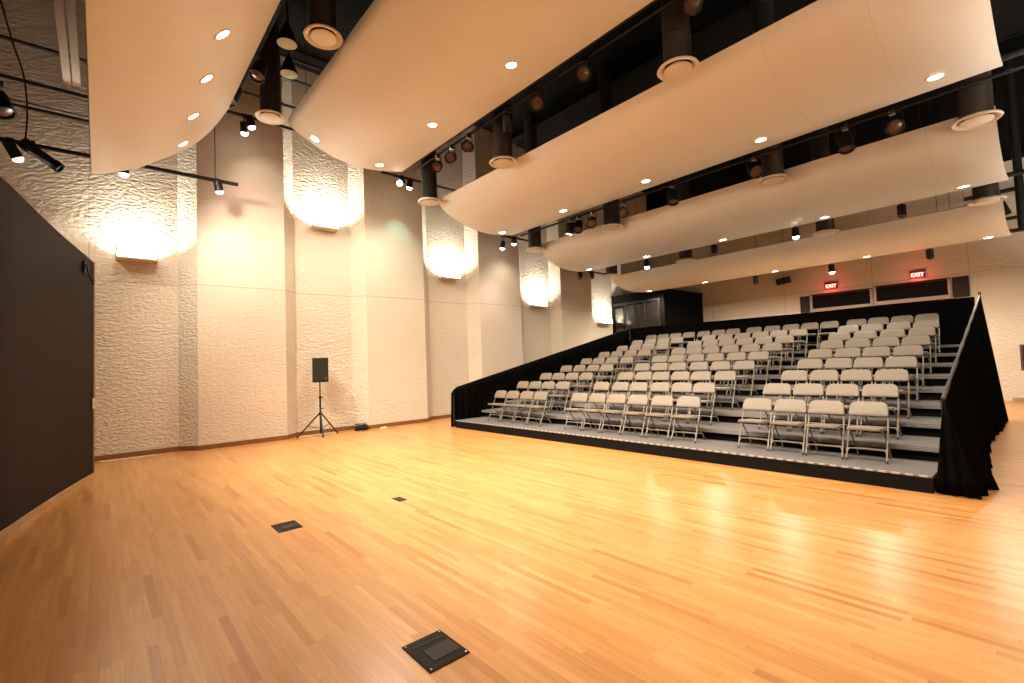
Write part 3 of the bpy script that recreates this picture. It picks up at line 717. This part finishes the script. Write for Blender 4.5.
# left side drape: top corner rounded, follows the rake
def ltop(u):
    y = 7.22+u*8.30; z = zline(y)
    if y < 7.42: z -= 0.12*(1-max(0, (y-7.22))/0.20)**2
    return (-10.88, y, z)
t = thing('side_drape', 'black side drape along the plaster wall side of the seating', 'drape', (-10.9, 7.3, 0)); pin = Matrix.Translation(-Vector(t.location))
b = MB(); b.grid(drape_rows(ltop, lambda u: (-10.93, 7.22+u*8.30, 0.02), 260, 0.016, 8.3*28, 8, 3)); under(b.build('cloth', MT['black_cloth'], smooth=True, solid=0.006), t, pin)
b = MB(); b.tube([(-10.9, 7.30, 0.0), (-10.9, 7.30, 0.90)]+[(-10.9, 7.36, 1.03)]+[(-10.9, 7.5+i*0.8, zline(7.5+i*0.8)-0.02) for i in range(11)], 0.02, 8); under(b.build('rail', MT['pipe'], smooth=True), t, pin)
# back drape
t = thing('rear_drape', 'black drape closing off the back of the seating', 'drape', (-6.0, 15.55, 0)); pin = Matrix.Translation(-Vector(t.location))
b = MB(); b.grid(drape_rows(lambda u: (-10.86+u*9.62, 15.56, 2.84+0.02*math.sin(u*9)), lambda u: (-10.86+u*9.62, 15.60, 0.02), 280, 0.014, 9.6*24, 6, 5)); under(b.build('cloth', MT['black_cloth'], smooth=True, solid=0.006), t, pin)
b = MB(); b.tube([(-10.86, 15.58, 2.82), (-1.24, 15.58, 2.82)], 0.02, 8); under(b.build('rail', MT['pipe'], smooth=True), t, pin)
# right side drape: leans outward and spreads on the floor
def rrail(u): return (-0.91-0.24*u, 7.33+u*8.25, 1.10+1.78*u)
def rbot(u): return (-0.80+0.10*math.sin(u*9)*(1-u)+(-0.10)*u+0.16*math.exp(-((u-0.06)/0.06)**2), 7.36+u*8.20, 0.015)
t = thing('side_drape', 'black side drape over a sloping rail on the open floor side of the seating', 'drape', (-0.9, 7.35, 0)); pin = Matrix.Translation(-Vector(t.location))
b = MB(); b.grid(drape_rows(rrail, rbot, 240, 0.035, 8.3*14, 14, 11, 1.4)); under(b.build('cloth', MT['black_cloth'], smooth=True, solid=0.008), t, pin)
b = MB(); R = []
for j in range(7):
    v = j/6; R.append([(x, 7.31+0.02*math.sin(x*60), 0.015+(1.08-0.015)*v) for x in [-1.03+0.12*v+0.38*(1-v*0.95)*k/12 for k in range(13)]])
b.grid(R); under(b.build('front_return', MT['black_cloth'], smooth=True, solid=0.008), t, pin)
b = MB(); b.tube([rrail(k/20) for k in range(21)], [0.020+0.005*math.sin(k*2.1) for k in range(21)], 10); under(b.build('rail', MT['rail_wrap'], smooth=True), t, pin)
b = MB(); b.tube([(-1.15, 15.58, 0), (-1.15, 15.58, 2.95)], 0.025, 8); b.tube([(-0.92, 7.38, 0), (-0.92, 7.38, 1.08)], 0.02, 8); under(b.build('post', MT['pipe'], smooth=True), t, pin)

# ------------------------------------------------------------------ folding chairs
def outline(w0, w1, h, r0, r1, n=5):
    """rounded quad: half-width w0 at v=0, w1 at v=h; corner radii r0 / r1; ccw in (u,v)"""
    pts = []
    for (cx, cyy, r, a0) in ((w0-r0, r0, r0, -PI/2), (w1-r1, h-r1, r1, 0), (-w1+r1, h-r1, r1, PI/2), (-w0+r0, r0, r0, PI)):
        for k in range(n+1):
            a = a0+k*PI/2/n; pts.append((cx+r*math.cos(a), cyy+r*math.sin(a)))
    return pts
def pad(b, ol, thick, ins, Mx, bend=0.0, dome=0.0):
    """cushion from an outline: local u,v in plane, n = thickness"""
    cu = sum(p[0] for p in ol)/len(ol); cv = sum(p[1] for p in ol)/len(ol); n = len(ol); vs = []
    levels = [(ins, -thick/2), (0.0, -thick/2+ins*0.8), (0.0, thick/2-ins), (ins*0.45, thick/2-ins*0.3), (ins*1.4, thick/2)]
    def sh(p, d):
        q = Vector((p[0]-cu, p[1]-cv)); l = q.length; return (cu+q.x*(1-d/l), cv+q.y*(1-d/l))
    for d, w in levels:
        for p in ol:
            u, v = sh(p, d); vs.append(Mx @ Vector((u, v, w+bend*u*u)))
    for fr, w in ((0.5, thick/2+dome),):
        for p in ol:
            u, v = cu+(p[0]-cu)*fr, cv+(p[1]-cv)*fr; vs.append(Mx @ Vector((u, v, w+bend*u*u)))
    L = len(levels)+1
    fs = [(i*n+k, i*n+(k+1) % n, (i+1)*n+(k+1) % n, (i+1)*n+k) for i in range(L-1) for k in range(n)]
    fs += [tuple(range(n))[::-1], tuple((L-1)*n+k for k in range(n))]
    b.add(vs, fs)
def chair_proto():
    t = thing('folding_chair', '', 'chair')
    HT, DEP = 0.755, 0.345
    k = DEP/HT
    T = Vector((0, k, 1)).normalized()                 # up along the tilted frame
    Nf = Vector((1, 0, 0)).cross(T)                     # faces forward (-y) and up
    def on(z, x): return (x, k*z, z)
    # seat
    b = MB(); Ms = Matrix(((1, 0, 0, 0), (0, 1, -0.06, -0.035), (0, -0.06, 1, 0.435), (0, 0, 0, 1)))
    pad(b, outline(0.205, 0.178, 0.385, 0.06, 0.05), 0.042, 0.012, Ms, 0.0, 0.006); b.build('seat', MT['vinyl'], t, smooth=True)
    # backrest
    b = MB(); base = Vector(on(0.572, 0)) + Nf*0.012
    Mb = Matrix(((1, T.x, Nf.x, base.x), (0, T.y, Nf.y, base.y), (0, T.z, Nf.z, base.z), (0, 0, 0, 1)))
    pad(b, outline(0.229, 0.220, 0.212, 0.025, 0.088, 7), 0.040, 0.013, Mb, 0.28, 0.007); b.build('backrest', MT['vinyl'], t, smooth=True)
    for s in (-1, 1):
        b = MB(); b.tube([on(0.012, s*0.222), on(0.10, s*0.222), on(0.45, s*0.220), on(0.60, s*0.215), on(0.71, s*0.19)], 0.0115, 7); lg = b.build('front_leg', MT['frame'], t, smooth=True)
        b = MB(); b.lathe([(0.008, 0.0), (0.015, 0.0), (0.016, 0.012), (0.0135, 0.035)], 8, Matrix.Translation((s*0.222, 0.004, 0)), capb=True); b.build('foot_cap', MT['rubber'], lg, smooth=True)
    for s in (-1, 1):
        b = MB(); b.tube([(s*0.188, 0.415, 0.012), (s*0.188, 0.36, 0.10), (s*0.190, 0.11, 0.40), (s*0.190, 0.05, 0.418)], 0.0105, 7); lg = b.build('rear_leg', MT['frame'], t, smooth=True)
        b = MB(); b.lathe([(0.008, 0.0), (0.0145, 0.0), (0.0155, 0.012), (0.0125, 0.03)], 8, Matrix.Translation((s*0.188, 0.413, 0)), capb=True); b.build('foot_cap', MT['rubber'], lg, smooth=True)
    # front stretcher arched between the front legs, rear ones straight
    b = MB(); b.tube(catmull([on(0.105, -0.222), on(0.145, -0.20), on(0.155, -0.165), on(0.155, 0.165), on(0.145, 0.20), on(0.105, 0.222)], 4), 0.0085, 6); b.build('front_stretcher', MT['frame'], t, smooth=True)
    b = MB(); b.tube([(-0.188, 0.345, 0.12), (0.188, 0.345, 0.12)], 0.0085, 6); b.tube([(-0.188, 0.262, 0.22), (0.188, 0.262, 0.22)], 0.007, 6); b.build('rear_stretcher', MT['frame'], t, smooth=True)
    b = MB()
    for s in (-1, 1): b.tube([(s*0.196, -0.01, 0.412), (s*0.198, 0.20, 0.418), (s*0.192, 0.33, 0.402)], 0.009, 6)
    b.tube([(-0.196, 0.33, 0.402), (0.196, 0.33, 0.402)], 0.008, 6)
    b.build('seat_frame', MT['frame'], t, smooth=True)
    return t
CH = chair_proto(); first = True
ROWN = ['front', 'second', 'third', 'fourth', 'fifth', 'sixth', 'seventh', 'eighth', 'last']
rnd = random.Random(21)
def put_chair(x, r, label, jit=1.0):
    global first
    o = CH if first else copy_tree(CH); first = False
    o.location = (x+rnd.uniform(-0.004, 0.004), YS+RUN*r+0.45+rnd.uniform(-0.018, 0.018), LIP+RISE*r+0.003)
    o.rotation_euler = (0, 0, math.radians(rnd.uniform(-1.5, 1.5)))
    o['label'] = label; o['group'] = 'folding chairs on the tiered platform'
LROW = [-9.75, -9.87, -9.84, -9.85, -9.82, -9.80, -9.74, -9.73, 0]
MROW = [[-7.0, -6.51, -6.02, -5.49, -4.95, -4.42], [-7.1, -6.58, -6.07, -5.56, -5.07, -4.59], [-7.06, -6.56, -6.08, -5.59, -5.1, -4.59], [-7.17, -6.67, -6.15, -5.60, -5.09, -4.57],
        [-7.2, -6.7, -6.17, -5.65, -5.12, -4.60], [-7.16, -6.67, -6.19, -5.67, -5.17, -4.63], [-7.15, -6.64, -6.16, -5.67, -5.17, -4.65], [-7.12, -6.62, -6.11, -5.6, -5.1, -4.62], [-6.13, -5.6, -5.1, -4.61, -4.13]]
RROW = [(-3.25, -1.78), (-3.26, -1.82), (-3.28, -1.83), (-3.28, -1.85), (-3.35, -1.89), (-3.37, -1.89), (-3.44, -1.92), (-3.48, -1.97), (-3.50, -2.07)]
for r in range(NR):
    L = [LROW[r]+0.508*k for k in range(4)]; Mi = MROW[r]; Rt = [RROW[r][0]+(RROW[r][1]-RROW[r][0])/3*k for k in range(4)]
    if r == NR-1:
        L = [-9.74, -9.26, -8.76, -8.27, -7.75, -7.25, -6.77]
    for k, x in enumerate(L): put_chair(x, r, 'beige folding chair in the %s row, left block, %s from the plaster-side drape' % (ROWN[r], ORD[k]))
    for k, x in enumerate(Mi): put_chair(x, r, 'beige folding chair in the %s row, middle block, %s from the left aisle' % (ROWN[r], ORD[k]))
    for k, x in enumerate(Rt): put_chair(x, r, 'beige folding chair in the %s row, right block, %s from the right aisle' % (ROWN[r], ORD[k]))

# ------------------------------------------------------------------ loudspeaker on its stand
sx_, sy_ = -12.62, 4.33
t = thing('speaker_stand', 'black tripod speaker stand standing by the plaster wall', 'speaker stand', (sx_, sy_, 0))
b = MB(); b.tube([(0, 0, 0.05), (0, 0, 0.98)], 0.022, 10); b.build('lower_pole', MT['fixture'], t, smooth=True)
b = MB(); b.tube([(0, 0, 0.96), (0, 0, 1.42)], 0.016, 10); b.build('upper_pole', MT['fixture'], t, smooth=True)
b = MB(); b.lathe([(0.023, 0.52), (0.042, 0.525), (0.042, 0.60), (0.023, 0.605)], 12); b.lathe([(0.02, 0.955), (0.034, 0.96), (0.034, 1.02), (0.017, 1.025)], 12); b.build('collar', MT['fixture'], t, smooth=True)
b = MB(); b.tube([(0, 0.03, 0.99), (0, 0.085, 0.99)], 0.012, 8); b.tube([(0, 0.03, 0.70), (0, 0.08, 0.70)], 0.014, 8); b.build('knob', MT['fixture'], t)
for k, a in enumerate((98, 262, 350)):
    c_, s_ = math.cos(math.radians(a)), math.sin(math.radians(a)); R_ = 0.50
    R_ = (0.46, 0.56, 0.34)[k]
    b = MB(); b.tube([(0.03*c_, 0.03*s_, 0.57), (R_*c_, R_*s_, 0.02)], 0.019, 8); lg = b.build('leg', MT['fixture'], t, smooth=True)
    b = MB(); b.lathe([(0.012, 0), (0.026, 0.0), (0.026, 0.03), (0.016, 0.05)], 10, Matrix.Translation((R_*c_, R_*s_, 0)), capb=True); b.build('rubber_foot', MT['rubber'], lg, smooth=True)
    b = MB(); b.tube([(0.02*c_, 0.02*s_, 0.20), (R_*0.62*c_, R_*0.62*s_, 0.275)], 0.009, 6); b.build('brace', MT['fixture'], t)
t = thing('loudspeaker', 'black loudspeaker standing on the tripod stand by the plaster wall', 'loudspeaker', (sx_, sy_+0.01, 1.38), (0, 0, math.radians(-12))); t.scale = (0.93, 0.93, 0.97)
b = MB(); b.prism([(-0.20, -0.15), (0.20, -0.15), (0.20, 0.02), (0.13, 0.15), (-0.13, 0.15), (-0.20, 0.02)], 0, 0.65, ax=2)
for i, v in enumerate(b.v): b.v[i] = (-v[1], v[0], v[2])
b.build('cabinet', MT['fixture'], t)
b = MB(); b.box(0.148, 0.162, -0.185, 0.185, 0.02, 0.63, 0.006); b.build('grille', MT['grille'], t)
b = MB(); b.lathe([(0.0, 0.004), (0.018, 0.004), (0.02, 0)], 12, Matrix.Translation((0.162, 0.135, 0.10)) @ Matrix.Rotation(PI/2, 4, 'Y')); o = b.build('badge', MT['chrome'], t); o['label'] = 'small round silver badge'
b = MB(); b.tube([(-0.05, 0.12, 0.65), (-0.05, 0.12, 0.78)], 0.008, 6); b.build('top_stud', MT['cream'], t)
# coiled cable at the wall
b = MB(); pts = []
for k in range(150):
    a = k*0.28; rr = 0.155+0.03*math.sin(a*0.31); pts.append((rr*math.cos(a)*0.8, rr*math.sin(a)*1.0, 0.016+0.15*k/150*(0.6+0.4*math.sin(a*0.5))))
b.tube(pts, 0.017, 6); o = b.build('coiled_cable', MT['fixture'], smooth=True); o.location = (-12.72, 5.46, 0); tag(o, 'coiled black cable heap on the floor against the plaster wall', 'cable')
b = MB(); b.box(-0.05, 0.05, -0.10, 0.10, 0, 0.03, 0.008); o = b.build('power_strip', MT['cream']); o.location = (-12.58, 6.05, 0); o.rotation_euler = (0, 0, 0.3); tag(o, 'small pale power strip on the floor beyond the cable heap', 'power strip')

# ------------------------------------------------------------------ floor boxes
def floor_box(x0, x1, y0, y1, label):
    t = thing('floor_box', label, 'floor box', ((x0+x1)/2, (y0+y1)/2, 0), group='black floor boxes in the wood floor')
    w, h = (x1-x0)/2, (y1-y0)/2
    b = MB(); b.box(-w, w, -h, h, 0.0, 0.008, 0.002); b.build('plate', MT['plate'], t)
    b = MB(); b.box(-w*0.2, w*0.6, -h*0.5, h*0.85, 0.008, 0.012, 0.002); o = b.build('lid', MT['plate_lid'], t); o['label'] = 'dark brown lid'
    b = MB(); b.box(-w*0.60, -w*0.53, -h*0.8, h*0.8, 0.008, 0.0105); b.build('handle_slot', MT['plate_lid'], t)
    for sx in (-1, 1):
        for sy in (-1, 1):
            b = MB(); b.lathe([(0.0075, 0.008), (0.006, 0.0105), (0.001, 0.011)], 8, Matrix.Translation((sx*w*0.88, sy*h*0.88, 0)), capt=True); b.build('screw', MT['chrome'], t)
floor_box(-2.71, -2.38, 1.385, 1.655, 'square black floor box nearest the camera, with a brown lid')
floor_box(-5.81, -5.50, 1.435, 1.68, 'square black floor box farther back, towards the speaker stand')
b = MB(); b.box(-0.10, 0.10, -0.055, 0.055, 0, 0.006, 0.002); o = b.build('floor_outlet', MT['plate_lid']); o.location = (-5.67, 2.92, 0); tag(o, 'small dark floor outlet plate beyond the farther floor box', 'floor outlet')
